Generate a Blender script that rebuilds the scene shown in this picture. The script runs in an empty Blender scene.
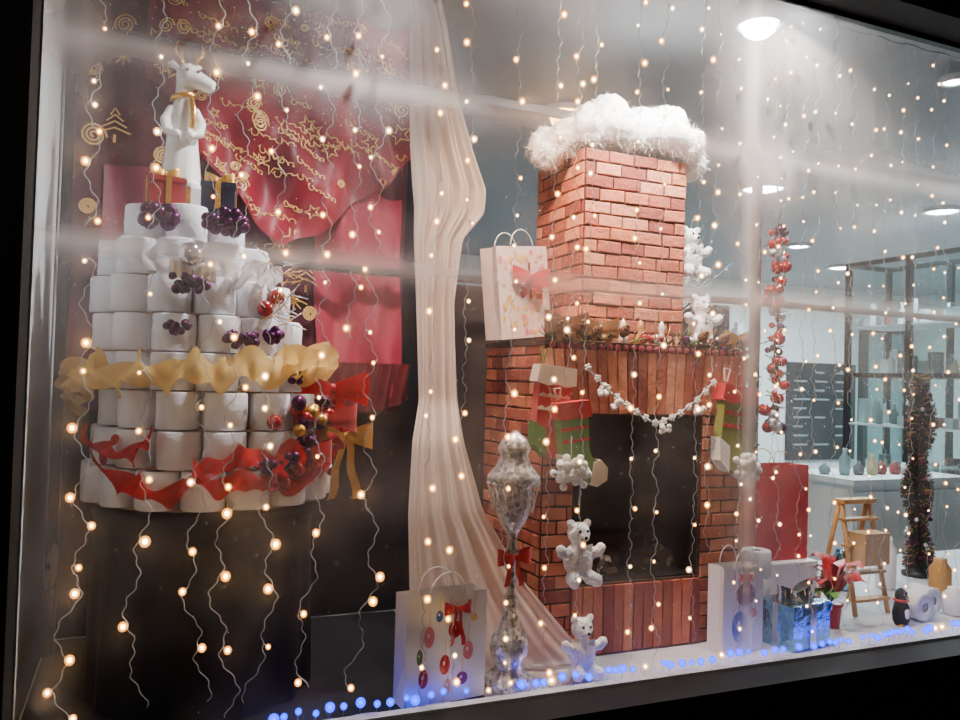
import bpy, math, random
from mathutils import Vector, Matrix, noise
random.seed(7)
pi=math.pi
COL=bpy.context.scene.collection

# ------------------------------------------------------------------ materials
def newmat(name):
    m=bpy.data.materials.new(name); m.use_nodes=True
    nt=m.node_tree; nt.nodes.clear()
    o=nt.nodes.new('ShaderNodeOutputMaterial')
    return m,nt,o
def P(name,col,rough=0.6,metal=0.0,var=0.25,nscale=12,bump=0.0,bscale=60,sheen=0,coat=0,trans=0,alpha=1.0,em=None,ems=0):
    m,nt,o=newmat(name); N=nt.nodes.new; L=nt.links.new
    b=N('ShaderNodeBsdfPrincipled'); b.inputs['Roughness'].default_value=rough; b.inputs['Metallic'].default_value=metal
    tc=N('ShaderNodeTexCoord')
    n=N('ShaderNodeTexNoise'); n.inputs['Scale'].default_value=nscale; n.inputs['Detail'].default_value=4
    L(tc.outputs['Object'],n.inputs['Vector'])
    mx=N('ShaderNodeMix'); mx.data_type='RGBA'
    mx.inputs['A'].default_value=tuple(c*(1-var) for c in col)+(1,)
    mx.inputs['B'].default_value=tuple(min(1,c*(1+var)) for c in col)+(1,)
    L(n.outputs['Fac'],mx.inputs['Factor']); L(mx.outputs['Result'],b.inputs['Base Color'])
    if bump>0:
        n2=N('ShaderNodeTexNoise'); n2.inputs['Scale'].default_value=bscale; n2.inputs['Detail'].default_value=5
        L(tc.outputs['Object'],n2.inputs['Vector'])
        bp=N('ShaderNodeBump'); bp.inputs['Strength'].default_value=bump; bp.inputs['Distance'].default_value=0.01
        L(n2.outputs['Fac'],bp.inputs['Height']); L(bp.outputs['Normal'],b.inputs['Normal'])
    if coat: b.inputs['Coat Weight'].default_value=coat
    if sheen: b.inputs['Sheen Weight'].default_value=sheen
    if trans: b.inputs['Transmission Weight'].default_value=trans
    b.inputs['Alpha'].default_value=alpha
    if em:
        b.inputs['Emission Color'].default_value=em+(1,); b.inputs['Emission Strength'].default_value=ems
    L(b.outputs[0],o.inputs[0]); return m
def EM(name,col,s,sample=False,opac=1.0):
    m,nt,o=newmat(name); e=nt.nodes.new('ShaderNodeEmission'); e.inputs[0].default_value=col+(1,); e.inputs[1].default_value=s
    if opac<1:
        t=nt.nodes.new('ShaderNodeBsdfTransparent'); mm=nt.nodes.new('ShaderNodeMixShader'); mm.inputs[0].default_value=opac
        nt.links.new(t.outputs[0],mm.inputs[1]); nt.links.new(e.outputs[0],mm.inputs[2]); nt.links.new(mm.outputs[0],o.inputs[0])
    else: nt.links.new(e.outputs[0],o.inputs[0])
    if not sample:
        try: m.cycles.emission_sampling='NONE'
        except Exception: pass
    return m
def GLIT(name,col,scale=120,rough=0.2,metal=1.0,strength=0.6):
    m,nt,o=newmat(name); N=nt.nodes.new; L=nt.links.new
    b=N('ShaderNodeBsdfPrincipled'); b.inputs['Roughness'].default_value=rough; b.inputs['Metallic'].default_value=metal
    tc=N('ShaderNodeTexCoord'); v=N('ShaderNodeTexVoronoi'); v.inputs['Scale'].default_value=scale
    L(tc.outputs['Object'],v.inputs['Vector'])
    bw=N('ShaderNodeSeparateColor'); L(v.outputs['Color'],bw.inputs[0])
    mx=N('ShaderNodeMix'); mx.data_type='RGBA'
    mx.inputs['A'].default_value=tuple(c*0.35 for c in col)+(1,); mx.inputs['B'].default_value=tuple(min(1,c*1.3) for c in col)+(1,)
    L(bw.outputs[0],mx.inputs['Factor']); L(mx.outputs['Result'],b.inputs['Base Color'])
    bp=N('ShaderNodeBump'); bp.inputs['Strength'].default_value=strength; bp.inputs['Distance'].default_value=0.01
    L(bw.outputs[1],bp.inputs['Height']); L(bp.outputs['Normal'],b.inputs['Normal'])
    L(b.outputs[0],o.inputs[0]); return m
def SHEER(name,col,alpha=0.6,var=0.2):
    m,nt,o=newmat(name); N=nt.nodes.new; L=nt.links.new
    tc=N('ShaderNodeTexCoord'); n=N('ShaderNodeTexNoise'); n.inputs['Scale'].default_value=6; L(tc.outputs['Object'],n.inputs['Vector'])
    mx=N('ShaderNodeMix'); mx.data_type='RGBA'
    mx.inputs['A'].default_value=tuple(c*(1-var) for c in col)+(1,); mx.inputs['B'].default_value=tuple(min(1,c*(1+var)) for c in col)+(1,)
    L(n.outputs['Fac'],mx.inputs['Factor'])
    d=N('ShaderNodeBsdfDiffuse'); t=N('ShaderNodeBsdfTranslucent'); L(mx.outputs['Result'],d.inputs[0]); L(mx.outputs['Result'],t.inputs[0])
    m1=N('ShaderNodeMixShader'); m1.inputs[0].default_value=0.4; L(d.outputs[0],m1.inputs[1]); L(t.outputs[0],m1.inputs[2])
    tr=N('ShaderNodeBsdfTransparent'); m2=N('ShaderNodeMixShader'); m2.inputs[0].default_value=alpha
    L(tr.outputs[0],m2.inputs[1]); L(m1.outputs[0],m2.inputs[2]); L(m2.outputs[0],o.inputs[0]); return m

PAPER=P('toilet_paper',(0.76,0.77,0.84),0.9,var=0.06,bump=0.25,bscale=90)
CORE=P('cardboard',(0.30,0.2,0.12),0.9)
DARK=P('dark_metal',(0.02,0.022,0.025),0.4,metal=0.5)
BLACK=P('black_paint',(0.002,0.002,0.003),0.8)
WALLW=P('wall_paint_white',(0.66,0.72,0.73),0.8,var=0.05,bump=0.05)
CEIL=P('ceiling_paint',(0.34,0.37,0.40),0.85,var=0.08)
FLOORM=P('floor_tiles',(0.30,0.34,0.34),0.35,var=0.15,nscale=3)
PLAT=P('platform_white',(0.55,0.57,0.62),0.6,var=0.1)
CLOTHK=P('black_cloth',(0.004,0.005,0.009),0.95,bump=0.2,bscale=8)
RED=P('red_satin',(0.50,0.006,0.012),0.35,var=0.3,sheen=0.2)
REDB=P('red_gloss',(0.38,0.005,0.010),0.12,metal=0.4,coat=1)
GOLD=P('gold_foil',(0.80,0.46,0.09),0.3,metal=0.9,bump=0.3)
GOLDP=P('gold_print',(0.78,0.48,0.15),0.45,metal=0.1)
GOLDS=SHEER('gold_organza',(0.95,0.62,0.20),0.88)
REDS=SHEER('red_organza',(0.58,0.006,0.010),0.90)
PURP=GLIT('purple_glitter',(0.10,0.02,0.09),160,0.3)
NAVY=P('navy_paper',(0.008,0.02,0.07),0.4)
CERAM=P('white_ceramic',(0.78,0.79,0.77),0.15,coat=1,var=0.1)
SILV=GLIT('silver_mosaic',(0.85,0.85,0.87),75,0.38,metal=0.75,strength=0.8)
WHITEF=P('white_fleece',(0.95,0.95,0.95),0.95,var=0.03,bump=0.8,bscale=120)
WHITEP=P('white_gift_paper',(0.80,0.81,0.84),0.5,var=0.05)
GREEN=P('green_felt',(0.10,0.24,0.05),0.9)
GARL=P('dark_green_tinsel',(0.03,0.05,0.035),0.5)
WOODL=P('light_wood',(0.52,0.28,0.09),0.5,bump=0.1)
WOODD=P('dark_wood',(0.06,0.03,0.02),0.5)
BLUEF=P('blue_silver_foil',(0.25,0.50,0.80),0.15,metal=1,var=0.5,nscale=25,bump=0.8,bscale=30)
BLUE=P('blue_print',(0.02,0.12,0.45),0.4)
VIOL=P('violet_print',(0.22,0.02,0.14),0.4)
PINK=P('pink_print',(0.75,0.25,0.30),0.5)
BRICKS=[P('brick_a',(0.50,0.145,0.075),0.85,var=0.35,nscale=25,bump=0.5),P('brick_b',(0.40,0.100,0.055),0.85,var=0.35,nscale=25,bump=0.5),
        P('brick_c',(0.62,0.24,0.135),0.85,var=0.35,nscale=25,bump=0.5),P('brick_d',(0.28,0.060,0.038),0.85,var=0.35,nscale=25,bump=0.5),P('brick_e',(0.54,0.17,0.08),0.85,var=0.35,nscale=25,bump=0.5)]
MORT=P('mortar',(0.045,0.020,0.016),0.95,bump=0.3)
WIRE=P('clear_wire',(0.45,0.47,0.51),0.4,var=0.1)
BULB=EM('warm_bulb',(1.0,0.72,0.34),40)
BULBW=EM('white_bulb',(1.0,0.86,0.60),35)
BULBB=EM('blue_bulb',(0.05,0.16,1.0),14)
HALOW=EM('warm_halo_shell',(1.0,0.34,0.03),4.0,opac=.55)  # glowing shells that paint a halo around each bulb
HALOWW=EM('white_halo_shell',(1.0,0.48,0.14),3.2,opac=.45)
HALOB=EM('blue_halo_shell',(0.0,0.035,1.0),5.0,opac=.85)
LAMPC=EM('lamp_cool',(0.88,0.97,1.0),50)
LAMPW=EM('lamp_warm',(1.0,0.50,0.12),20)

# ------------------------------------------------------------------ mesh builder
class B:
    def __init__(s): s.v=[];s.f=[];s.mi=[];s.sm=[];s.mats=[]
    def m(s,mat):
        if mat not in s.mats: s.mats.append(mat)
        return s.mats.index(mat)
    def add(s,vs,fs,mat,smooth=True):
        o=len(s.v); s.v+= [Vector(x) for x in vs]; k=s.m(mat)
        for f in fs: s.f.append(tuple(i+o for i in f)); s.mi.append(k); s.sm.append(smooth)
    def box(s,c,d,mat,R=None,taper=1.0):
        vs=[]
        for z in (-.5,.5):
            for x,y in ((-.5,-.5),(.5,-.5),(.5,.5),(-.5,.5)):
                k=taper if z>0 else 1
                p=Vector((x*d[0]*k,y*d[1]*k,z*d[2]))
                if R: p=R@p
                vs.append(p+Vector(c))
        s.add(vs,[(3,2,1,0),(4,5,6,7),(0,1,5,4),(1,2,6,5),(2,3,7,6),(3,0,4,7)],mat,False)
    def bb(s,x0,x1,y0,y1,z0,z1,mat): s.box(((x0+x1)/2,(y0+y1)/2,(z0+z1)/2),(x1-x0,y1-y0,z1-z0),mat)
    def grid(s,fn,nu,nv,mat,closed=False,smooth=True):
        vs=[fn(i/nu,j/nv) for j in range(nv+1) for i in range(nu+1)]
        fs=[(j*(nu+1)+i,j*(nu+1)+i+1,(j+1)*(nu+1)+i+1,(j+1)*(nu+1)+i) for j in range(nv) for i in range(nu)]
        s.add(vs,fs,mat,smooth)
    def lathe(s,prof,c,mat,seg=20,R=None,fold=None,cap=True):
        vs=[];n=len(prof)
        for r,z in prof:
            for k in range(seg):
                a=2*pi*k/seg; rr=r*(1 if not fold else fold(a,z))
                p=Vector((rr*math.cos(a),rr*math.sin(a),z))
                if R: p=R@p
                vs.append(p+Vector(c))
        fs=[(j*seg+k,j*seg+(k+1)%seg,(j+1)*seg+(k+1)%seg,(j+1)*seg+k) for j in range(n-1) for k in range(seg)]
        if cap:
            fs.append(tuple(reversed(range(seg)))); fs.append(tuple((n-1)*seg+k for k in range(seg)))
        s.add(vs,fs,mat)
    def sph(s,c,r,mat,sc=(1,1,1),seg=14,rings=8,R=None):
        prof=[(max(1e-4,math.sin(pi*j/rings))*r,-math.cos(pi*j/rings)*r) for j in range(rings+1)]
        M=Matrix.Diagonal(sc)
        if R: M=R@M
        s.lathe(prof,c,mat,seg,M,cap=False)
    def tube(s,pts,rad,mat,seg=6):
        pts=[Vector(p) for p in pts]; n=len(pts); vs=[]
        for i,p in enumerate(pts):
            t=(pts[min(i+1,n-1)]-pts[max(i-1,0)]).normalized()
            a=Vector((0,1,0)) if abs(t.y)<0.9 else Vector((1,0,0))
            u=t.cross(a).normalized(); w=t.cross(u)
            r=rad[i] if isinstance(rad,(list,tuple)) else rad
            for k in range(seg):
                q=2*pi*k/seg; vs.append(p+(u*math.cos(q)+w*math.sin(q))*r)
        fs=[(i*seg+k,i*seg+(k+1)%seg,(i+1)*seg+(k+1)%seg,(i+1)*seg+k) for i in range(n-1) for k in range(seg)]
        fs.append(tuple(reversed(range(seg)))); fs.append(tuple((n-1)*seg+k for k in range(seg)))
        s.add(vs,fs,mat)
    def strip(s,pts,ws,mat):
        vs=[]
        for p,w in zip(pts,ws): vs+= [Vector(p)-Vector(w)/2,Vector(p)+Vector(w)/2]
        s.add(vs,[(2*i,2*i+1,2*i+3,2*i+2) for i in range(len(pts)-1)],mat)
    def prism(s,outl,c,depth,mat,R=None):
        n=len(outl); vs=[]
        for y in (-depth/2,depth/2):
            for x,z in outl:
                p=Vector((x,y,z))
                if R: p=R@p
                vs.append(p+Vector(c))
        fs=[tuple(range(n)),tuple(reversed(range(n,2*n)))]+[(i,i+n,(i+1)%n+n,(i+1)%n) for i in range(n)]
        s.add(vs,fs,mat,False)
    def done(s,name,origin=(0,0,0),parent=None,bevel=0,remesh=0,disp=0,dscale=0.05,thick=0,sub=0):
        o=Vector(origin); me=bpy.data.meshes.new(name)
        me.from_pydata([tuple(v-o) for v in s.v],[],s.f)
        for m in s.mats: me.materials.append(m)
        me.polygons.foreach_set('material_index',s.mi); me.polygons.foreach_set('use_smooth',s.sm); me.update()
        ob=bpy.data.objects.new(name,me); COL.objects.link(ob); ob.location=o
        if parent: ob.parent=parent; ob.location=o-parent.location
        if bevel: b=ob.modifiers.new('bevel','BEVEL'); b.width=bevel; b.segments=2; b.limit_method='ANGLE'
        if remesh:
            r=ob.modifiers.new('remesh','REMESH'); r.mode='VOXEL'; r.voxel_size=remesh; r.use_smooth_shade=True
        if sub:
            t=ob.modifiers.new('smooth','SMOOTH'); t.iterations=sub
        if disp:
            t=bpy.data.textures.new(name+'_tex','CLOUDS'); t.noise_scale=dscale; t.noise_depth=3
            d=ob.modifiers.new('disp','DISPLACE'); d.texture=t; d.strength=disp; d.mid_level=0.5; d.texture_coords='LOCAL'
        return ob

def bow(b,c,size,mat,knot=None,tails=2,tl=1.2,R=None):
    c=Vector(c); R=R or Matrix.Identity(3)
    for sgn in (-1,1):
        for tilt in (0.25,-0.2):
            pts=[];ws=[]
            for i in range(17):
                t=2*pi*i/16; x=sgn*size*(1-math.cos(t))/2; y=-0.28*size*math.sin(t)
                z=x*sgn*tilt
                pts.append(c+R@Vector((x,y-0.02*size,z))); ws.append(R@Vector((0,0.05*size,(0.12+0.38*math.sin(t/2))*size)))
            b.strip(pts,ws,mat)
    for k in range(tails):
        sg=-1 if k%2 else 1; pts=[];ws=[]
        for i in range(12):
            q=i/11; pts.append(c+R@Vector((sg*size*(0.1+0.35*q)+0.06*size*math.sin(q*9),-0.05*size+0.08*size*math.sin(q*7+k),-size*tl*q)))
            ws.append(R@Vector((0.28*size,0.1*size*math.sin(q*6),0.05*size)))
        b.strip(pts,ws,mat)
    b.sph(c+R@Vector((0,-0.06*size,0)),0.14*size,knot or mat,(1,0.8,1.1))

# ------------------------------------------------------------------ room
def slab(name,x0,x1,y0,y1,z0,z1,mat):
    b=B(); b.bb(x0,x1,y0,y1,z0,z1,mat); return b.done(name,((x0+x1)/2,(y0+y1)/2,(z0+z1)/2))
slab('floor',-0.45,11.1,-0.15,6.7,-0.1,0.0,FLOORM)
slab('ceiling',-0.45,11.1,-0.15,6.7,3.0,3.1,CEIL)
slab('wall_back',-0.45,11.1,6.6,6.7,0,3.0,WALLW)
slab('wall_right',11.0,11.1,-0.05,6.6,0,3.0,WALLW)
slab('wall_left',-0.40,-0.29,0.0,6.6,0,3.0,WALLW)
b=B()
b.bb(-3,-0.255,-0.15,0.0,0,3.6,BLACK); b.bb(-0.255,11.1,-0.15,0.0,0,0.525,BLACK); b.bb(-0.255,11.1,-0.15,0.0,2.93,3.6,BLACK); b.bb(6.5,11.1,-0.15,0,0.525,2.93,BLACK)
b.done('wall_front')
slab('ground_outside',-4,11.1,-5.5,-0.15,-0.1,0.0,P('asphalt',(0.02,0.02,0.022),0.8,bump=0.3))
b=B(); b.bb(-0.255,6.5,0.0,0.035,0.50,0.535,PLAT); b.bb(-0.285,-0.25,0,0.03,0.53,2.93,WALLW); b.bb(-0.25,6.5,0,0.03,2.91,2.94,DARK); b.done('trim_1')
# glass with condensation, plus glare bands and lamp haze painted into its opacity
m,nt,o=newmat('condensation_glare_glass'); N=nt.nodes.new; L=nt.links.new
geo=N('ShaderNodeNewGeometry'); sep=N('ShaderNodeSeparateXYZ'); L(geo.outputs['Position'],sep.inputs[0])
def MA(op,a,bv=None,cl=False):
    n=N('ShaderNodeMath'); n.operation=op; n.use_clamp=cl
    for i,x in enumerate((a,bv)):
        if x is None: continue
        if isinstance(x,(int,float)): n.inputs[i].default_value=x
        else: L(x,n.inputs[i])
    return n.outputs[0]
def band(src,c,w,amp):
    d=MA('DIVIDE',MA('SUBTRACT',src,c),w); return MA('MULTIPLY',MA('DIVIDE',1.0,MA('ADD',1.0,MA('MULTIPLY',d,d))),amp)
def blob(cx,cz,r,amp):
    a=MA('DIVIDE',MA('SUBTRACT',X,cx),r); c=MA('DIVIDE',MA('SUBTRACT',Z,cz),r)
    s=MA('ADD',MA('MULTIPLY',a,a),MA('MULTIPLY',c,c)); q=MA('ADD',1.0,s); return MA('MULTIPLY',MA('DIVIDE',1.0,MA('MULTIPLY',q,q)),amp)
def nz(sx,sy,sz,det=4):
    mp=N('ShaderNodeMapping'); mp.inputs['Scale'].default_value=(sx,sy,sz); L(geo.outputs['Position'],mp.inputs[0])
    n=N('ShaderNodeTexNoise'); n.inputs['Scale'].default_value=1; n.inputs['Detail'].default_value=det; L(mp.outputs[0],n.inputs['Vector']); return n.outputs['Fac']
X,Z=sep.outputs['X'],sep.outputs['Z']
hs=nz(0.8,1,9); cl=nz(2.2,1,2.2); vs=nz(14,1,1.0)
bands=MA('ADD',band(Z,2.33,0.035,0.42),band(Z,1.82,0.028,0.44))  # horizontal glare streaks along the rails, painted on the pane
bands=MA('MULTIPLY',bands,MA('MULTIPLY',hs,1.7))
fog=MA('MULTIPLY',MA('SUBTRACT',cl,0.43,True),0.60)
vert=MA('MULTIPLY',band(X,1.98,0.035,0.50),MA('MULTIPLY',vs,1.5))  # painted vertical glare under the bright lamp
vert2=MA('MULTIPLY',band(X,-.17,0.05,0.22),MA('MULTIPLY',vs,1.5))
parts=[bands,fog,vert,vert2,blob(2.15,2.9,.25,.6),blob(2.08,2.27,.13,.5),blob(.35,2.55,.25,.06),blob(2.75,2.2,.5,.14),blob(1.3,1.75,.35,.03)]  # blobs paint lamp glow and washed-out haze onto the pane
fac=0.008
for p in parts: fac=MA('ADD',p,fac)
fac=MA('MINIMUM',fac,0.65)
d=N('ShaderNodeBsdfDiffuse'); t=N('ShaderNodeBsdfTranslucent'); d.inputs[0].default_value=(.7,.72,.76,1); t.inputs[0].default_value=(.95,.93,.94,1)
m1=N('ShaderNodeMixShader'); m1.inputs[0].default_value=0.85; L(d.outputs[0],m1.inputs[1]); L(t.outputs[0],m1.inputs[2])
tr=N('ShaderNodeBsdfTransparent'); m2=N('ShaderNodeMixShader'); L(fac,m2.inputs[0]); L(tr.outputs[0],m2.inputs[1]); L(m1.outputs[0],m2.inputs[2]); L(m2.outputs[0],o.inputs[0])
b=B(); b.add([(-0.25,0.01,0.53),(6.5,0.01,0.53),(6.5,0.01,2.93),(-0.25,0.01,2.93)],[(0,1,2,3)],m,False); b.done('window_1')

b=B(); b.bb(-0.28,6.0,0.04,1.35,0.44,0.50,PLAT); b.bb(-0.28,6.0,0.06,1.33,0.0,0.44,BLACK)
b.grid(lambda u,v:(-0.275+1.32*u,0.045+1.07*v,0.5005+.001*abs(math.sin(u*23+v*9))),40,30,CLOTHK)
b.done('display_platform',(0,0,0))
b=B(); b.bb(-0.285,6.0,0.94,0.97,2.70,2.735,DARK); b.bb(-0.285,6.0,0.94,0.97,1.92,1.95,DARK)
for x in (-0.26,2.85,5.98): b.bb(x-.018,x+.018,0.935,0.975,0.50,3.0,DARK)
b.done('partition_frame',(0,0,0))
b=B(); b.bb(-0.285,1.16,1.12,1.15,0.505,2.98,CLOTHK); b.done('backdrop_panel')
b=B(); b.bb(1.17,2.83,1.12,1.15,0.505,1.93,P('grey_panel',(.05,.05,.06),.8)); b.done('backdrop_panel.001')

# ------------------------------------------------------------------ fabric
def cloth_y(x,z): return 1.065-0.02*math.sin(x*17+1.5*math.sin(z*3))-0.008*math.sin(x*41+z*4)
m,nt,o=newmat('crimson_brocade'); N=nt.nodes.new; L=nt.links.new
tc=N('ShaderNodeTexCoord'); n=N('ShaderNodeTexNoise'); n.inputs['Scale'].default_value=3.0; L(tc.outputs['Object'],n.inputs['Vector'])
cr=N('ShaderNodeValToRGB'); cr.color_ramp.elements[0].position=.35; cr.color_ramp.elements[0].color=(.10,.002,.012,1); cr.color_ramp.elements[1].position=.7; cr.color_ramp.elements[1].color=(.40,.006,.030,1)
L(n.outputs['Fac'],cr.inputs[0]); bs=N('ShaderNodeBsdfPrincipled'); bs.inputs['Roughness'].default_value=.5; bs.inputs['Sheen Weight'].default_value=.05
L(cr.outputs[0],bs.inputs['Base Color']); L(bs.outputs[0],o.inputs[0]); CRIM=m
PLUM=P('plum_cloth',(0.07,0.002,0.014),0.7,sheen=0.05)
ROSE=P('rose_cloth',(0.42,0.025,0.065),0.6,sheen=0.05,var=0.3,nscale=4)
b=B()
b.grid(lambda u,v:(lambda x,z:(x,cloth_y(x,z),z))(-0.27+1.30*u,1.35+1.62*v),90,40,PLUM)
b.grid(lambda u,v:(lambda x,z:(x,cloth_y(x,z)-0.025-.014*math.sin(x*34+z*13)-.006*math.sin(x*61-z*9),z))(0.66+0.37*u-0.03*v+.008*math.sin(v*9),1.42+0.85*v+.01*math.sin(u*12)),50,40,ROSE)
b.grid(lambda u,v:(lambda x,z:(x,cloth_y(x,z)-0.012,z))(-0.15+0.17*u,1.95+0.32*v),20,20,P('mulberry_cloth',(0.18,0.008,0.035),0.5))
b.done('backdrop_fabric')
def low(x):
    s=.02*math.sin(x*26)
    if x<0.12: return 2.60-0.3*(x+0.02)/0.14*0.5+s
    if x<0.50: return 2.45-0.45*((x-0.12)/0.38)**0.8+s
    return 2.0+0.42*((x-0.5)/0.53)**1.2+s
def drape(u,v):
    x=-0.02+1.05*u; z0=low(x); z=z0+(2.97-z0)*v
    y=0.992-0.022*math.sin((x*0.8+z*0.7)*22)-0.014*math.sin(x*38-z*10+2*math.sin(z*5))
    return Vector((x,y,z))
b=B(); b.grid(drape,120,60,CRIM)
def on(u,v): p=drape(u,v); return Vector((p.x,p.y-0.005,p.z))
def print_line(pts,w,mat=GOLDP):
    ws=[]
    for i in range(len(pts)):
        t=(pts[min(i+1,len(pts)-1)]-pts[max(i-1,0)]); nrm=Vector((-t.z,0,t.x))
        nrm=nrm.normalized()*w if nrm.length>0 else Vector((w,0,0)); ws.append(nrm)
    b.strip(pts,ws,mat)
def dr_at(x,z):
    x=max(-0.01,min(1.02,x)); z0=low(x)
    v=(z-z0)/(2.97-z0)
    if v<0.02 or v>1: return None
    return on((x+0.02)/1.05,v)
def plot(fn,n,w):
    cur=[]
    for i in range(n+1):
        x,z=fn(i/n); p=dr_at(x,z)
        if p is None:
            if len(cur)>1: print_line(cur,w)
            cur=[]
        else: cur.append(p)
    if len(cur)>1: print_line(cur,w)
for k in range(120):
    cx=random.uniform(0.0,1.0); cz=random.uniform(2.02,2.95); kind=k%5; a=random.uniform(-.5,.0)
    if kind in (0,1,3):
        Ln=random.uniform(.08,.2)
        plot(lambda q:(cx+Ln*q*math.cos(a)+.006*math.sin(q*50),cz+Ln*q*math.sin(a)+.013*math.sin(q*37)*(0.6+0.4*math.sin(q*11))),60,.0034)
    elif kind==2:
        r=random.uniform(.015,.035); plot(lambda q:(cx+r*(1-q*.8)*math.cos(q*14),cz+r*(1-q*.8)*math.sin(q*14)),40,.0055)
    else:
        r=random.uniform(.02,.045)
        plot(lambda q:(cx+r*(1 if int(q*10)%2 else .4)*math.cos(q*2*pi),cz+r*(1 if int(q*10)%2 else .4)*math.sin(q*2*pi)),10,.006)
b.done('gold_print_drape')
b=B()
def flat(cx,cz,pts): return [Vector((cx+x,cloth_y(cx+x,cz+z)-(0.018 if cx<.6 else .05),cz+z)) for x,z in pts]
for cx,cz,r in ((-0.19,2.37,.045),(-0.20,2.62,.03),(0.05,2.32,.035),(-.1,2.8,.04),(.62,1.75,.03),(-.2,2.1,.03)):
    print_line(flat(cx,cz,[(r*(1-q/40)*math.cos(q*.5),r*(1-q/40)*math.sin(q*.5)) for q in range(36)]),.008)
for cx,cz in ((-0.12,2.47),(0.60,1.95),(0.13,2.15)):
    for j in range(4):
        w=.016+.013*j; print_line(flat(cx,cz-.024*j,[(-w,-.012),(0,.014),(w,-.012)]),.006)
    print_line(flat(cx,cz-.085,[(0,0),(0,-.03)]),.01)
for cx,cz in ((0.3,2.1),(-.1,2.68),(.56,1.8),(.48,2.02)):
    for a in range(4):
        an=a*pi/4; print_line(flat(cx,cz,[(-.035*math.cos(an),-.035*math.sin(an)),(.035*math.cos(an),.035*math.sin(an))]),.006)
b.done('gold_emblem_decorations')
b=B(); b.grid(lambda u,v:(0.66+.38*u,0.985-0.022*math.sin(u*34+v*3),1.56-.15*v-.05*math.sin(u*pi)*v),60,8,P('dark_red_velvet',(0.12,0.003,0.008),.7,sheen=.1))
b.done('red_velvet_swag')

# ------------------------------------------------------------------ sheer curtain
cur=[(2.97,.90,1.02,.70),(2.88,.91,1.05,.70),(2.6,.92,1.11,.70),(2.41,.93,1.18,.70),(2.25,.94,1.245,.69),(2.16,.95,1.24,.69),(2.05,.95,1.15,.69),(1.8,.96,1.12,.68),(1.42,.96,1.12,.62),(1.28,.90,1.10,.5),(1.04,.86,1.14,.40),(.79,.85,1.28,.33),(.6,.84,1.44,.28),(.515,.84,1.55,.27)]
def curt(u,v):
    z=2.97+(.515-2.97)*v
    for i in range(len(cur)-1):
        if cur[i][0]>=z>=cur[i+1][0]-1e-6:
            q=(cur[i][0]-z)/(cur[i][0]-cur[i+1][0])
            a=[cur[i][k]*(1-q)+cur[i+1][k]*q for k in (1,2,3)]; break
    x=a[0]+(a[1]-a[0])*u
    y=a[2]+0.018*math.sin(u*24+v*5)+0.010*math.sin(u*55+v*9)
    return (x,y,z)
b=B(); b.grid(curt,70,110,SHEER('ivory_voile',(0.90,0.78,0.68),0.72,0.06)); b.done('sheer_curtain')

# ------------------------------------------------------------------ toilet roll tree
CY=.53
b=B()
b.lathe([(.34,.508),(.335,.8),(.33,1.03),(.345,1.07),(.345,1.094)],(.22,CY,0),CLOTHK,72,fold=lambda a,z:1+.035*math.sin(a*14)*(1.1-z)*1.6)
b.done('draped_pedestal',(.22,CY,.5))
TP=.1129
tiers=[(1.11+TP*k,R,c) for k,(R,c) in enumerate(((.39,.225),(.375,.235),(.36,.24),(.345,.21),(.325,.18),(.305,.152),(.265,.13),(.20,.12)))]
tree=bpy.data.objects.new('toilet_paper_christmas_tree',None); COL.objects.link(tree); tree.location=(.22,CY,1.1)
rr=.0625
b=B()
def roll(b,c,R=None,h=.108,r=.061):
    j=random.uniform(-.002,.002)
    b.lathe([(.02,.004),(r-.004,0),(r,.004),(r+j,h/2),(r,h-.004),(r-.004,h),(.021,h-.001),(.02,h-.01),(.02,.004)],c,PAPER,22,R,cap=False)
    b.lathe([(.0205,.003),(.0205,h-.002)],c,CORE,14,R,cap=False)
for ti,(z,Ro,cx) in enumerate(tiers):
    b.lathe([(Ro-.03,z-.004),(Ro-.03,z-.0005)],(cx,CY,0),CORE,32)
    R1=Ro-rr; n=int(pi/math.asin(min(1,rr/R1)))
    off=random.random()
    for k in range(n):
        a=2*pi*(k+off)/n; roll(b,(cx+R1*math.sin(a)+random.uniform(-.003,.003),CY-R1*math.cos(a)+random.uniform(-.004,.004),z))
    R2=R1-.125
    if R2>.05:
        n=int(pi/math.asin(min(1,rr/R2)))
        for k in range(n):
            a=2*pi*(k+off)/n; roll(b,(cx+R2*math.sin(a),CY-R2*math.cos(a),z))
    elif R2>-.07: roll(b,(cx,CY,z))
b.done('paper_rolls',tree.location,parent=tree)
def around(th,R,z,cx): return Vector((cx+R*math.sin(th),CY-R*math.cos(th),z))
b=B()
def twist(cx,R,z,a0,a1,w,turns,amp,mat,slope=0,sag=0,nsag=3,phi=1.2):
    def fn(u,v):
        th=a0+(a1-a0)*u; f=phi*math.sin(u*turns*2*pi)
        rad=R+amp*(.5+.5*math.sin(u*turns*2*pi+1.0))+w*(v-.5)*math.sin(f)+.006*math.sin(v*pi)
        zz=z+slope*(u-.5)-sag*abs(math.sin(u*pi*nsag))+w*(v-.5)*math.cos(f)+.018*math.sin(u*turns*2*pi+2.1)
        return around(th,rad,zz,cx)
    b.grid(fn,int(turns*20),5,mat)
twist(.20,.365,1.505,-1.75,1.45,.105,8,.03,GOLDS,slope=.09,phi=1.0)
twist(.20,.375,1.45,-1.9,-.9,.08,3,.03,GOLDS,slope=.12)
twist(.20,.36,1.53,.5,1.6,.08,3,.03,GOLDS,slope=-.02)
twist(.225,.385,1.285,-1.0,1.2,.072,5,.02,REDS,slope=.05,sag=.11,nsag=2,phi=.9)
twist(.225,.39,1.27,-.2,1.2,.065,4,.02,REDS,slope=.10,sag=.06,nsag=2,phi=.9)
twist(.225,.38,1.30,-1.1,-.5,.07,2,.02,REDS,slope=0,sag=.03,nsag=1)
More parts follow.
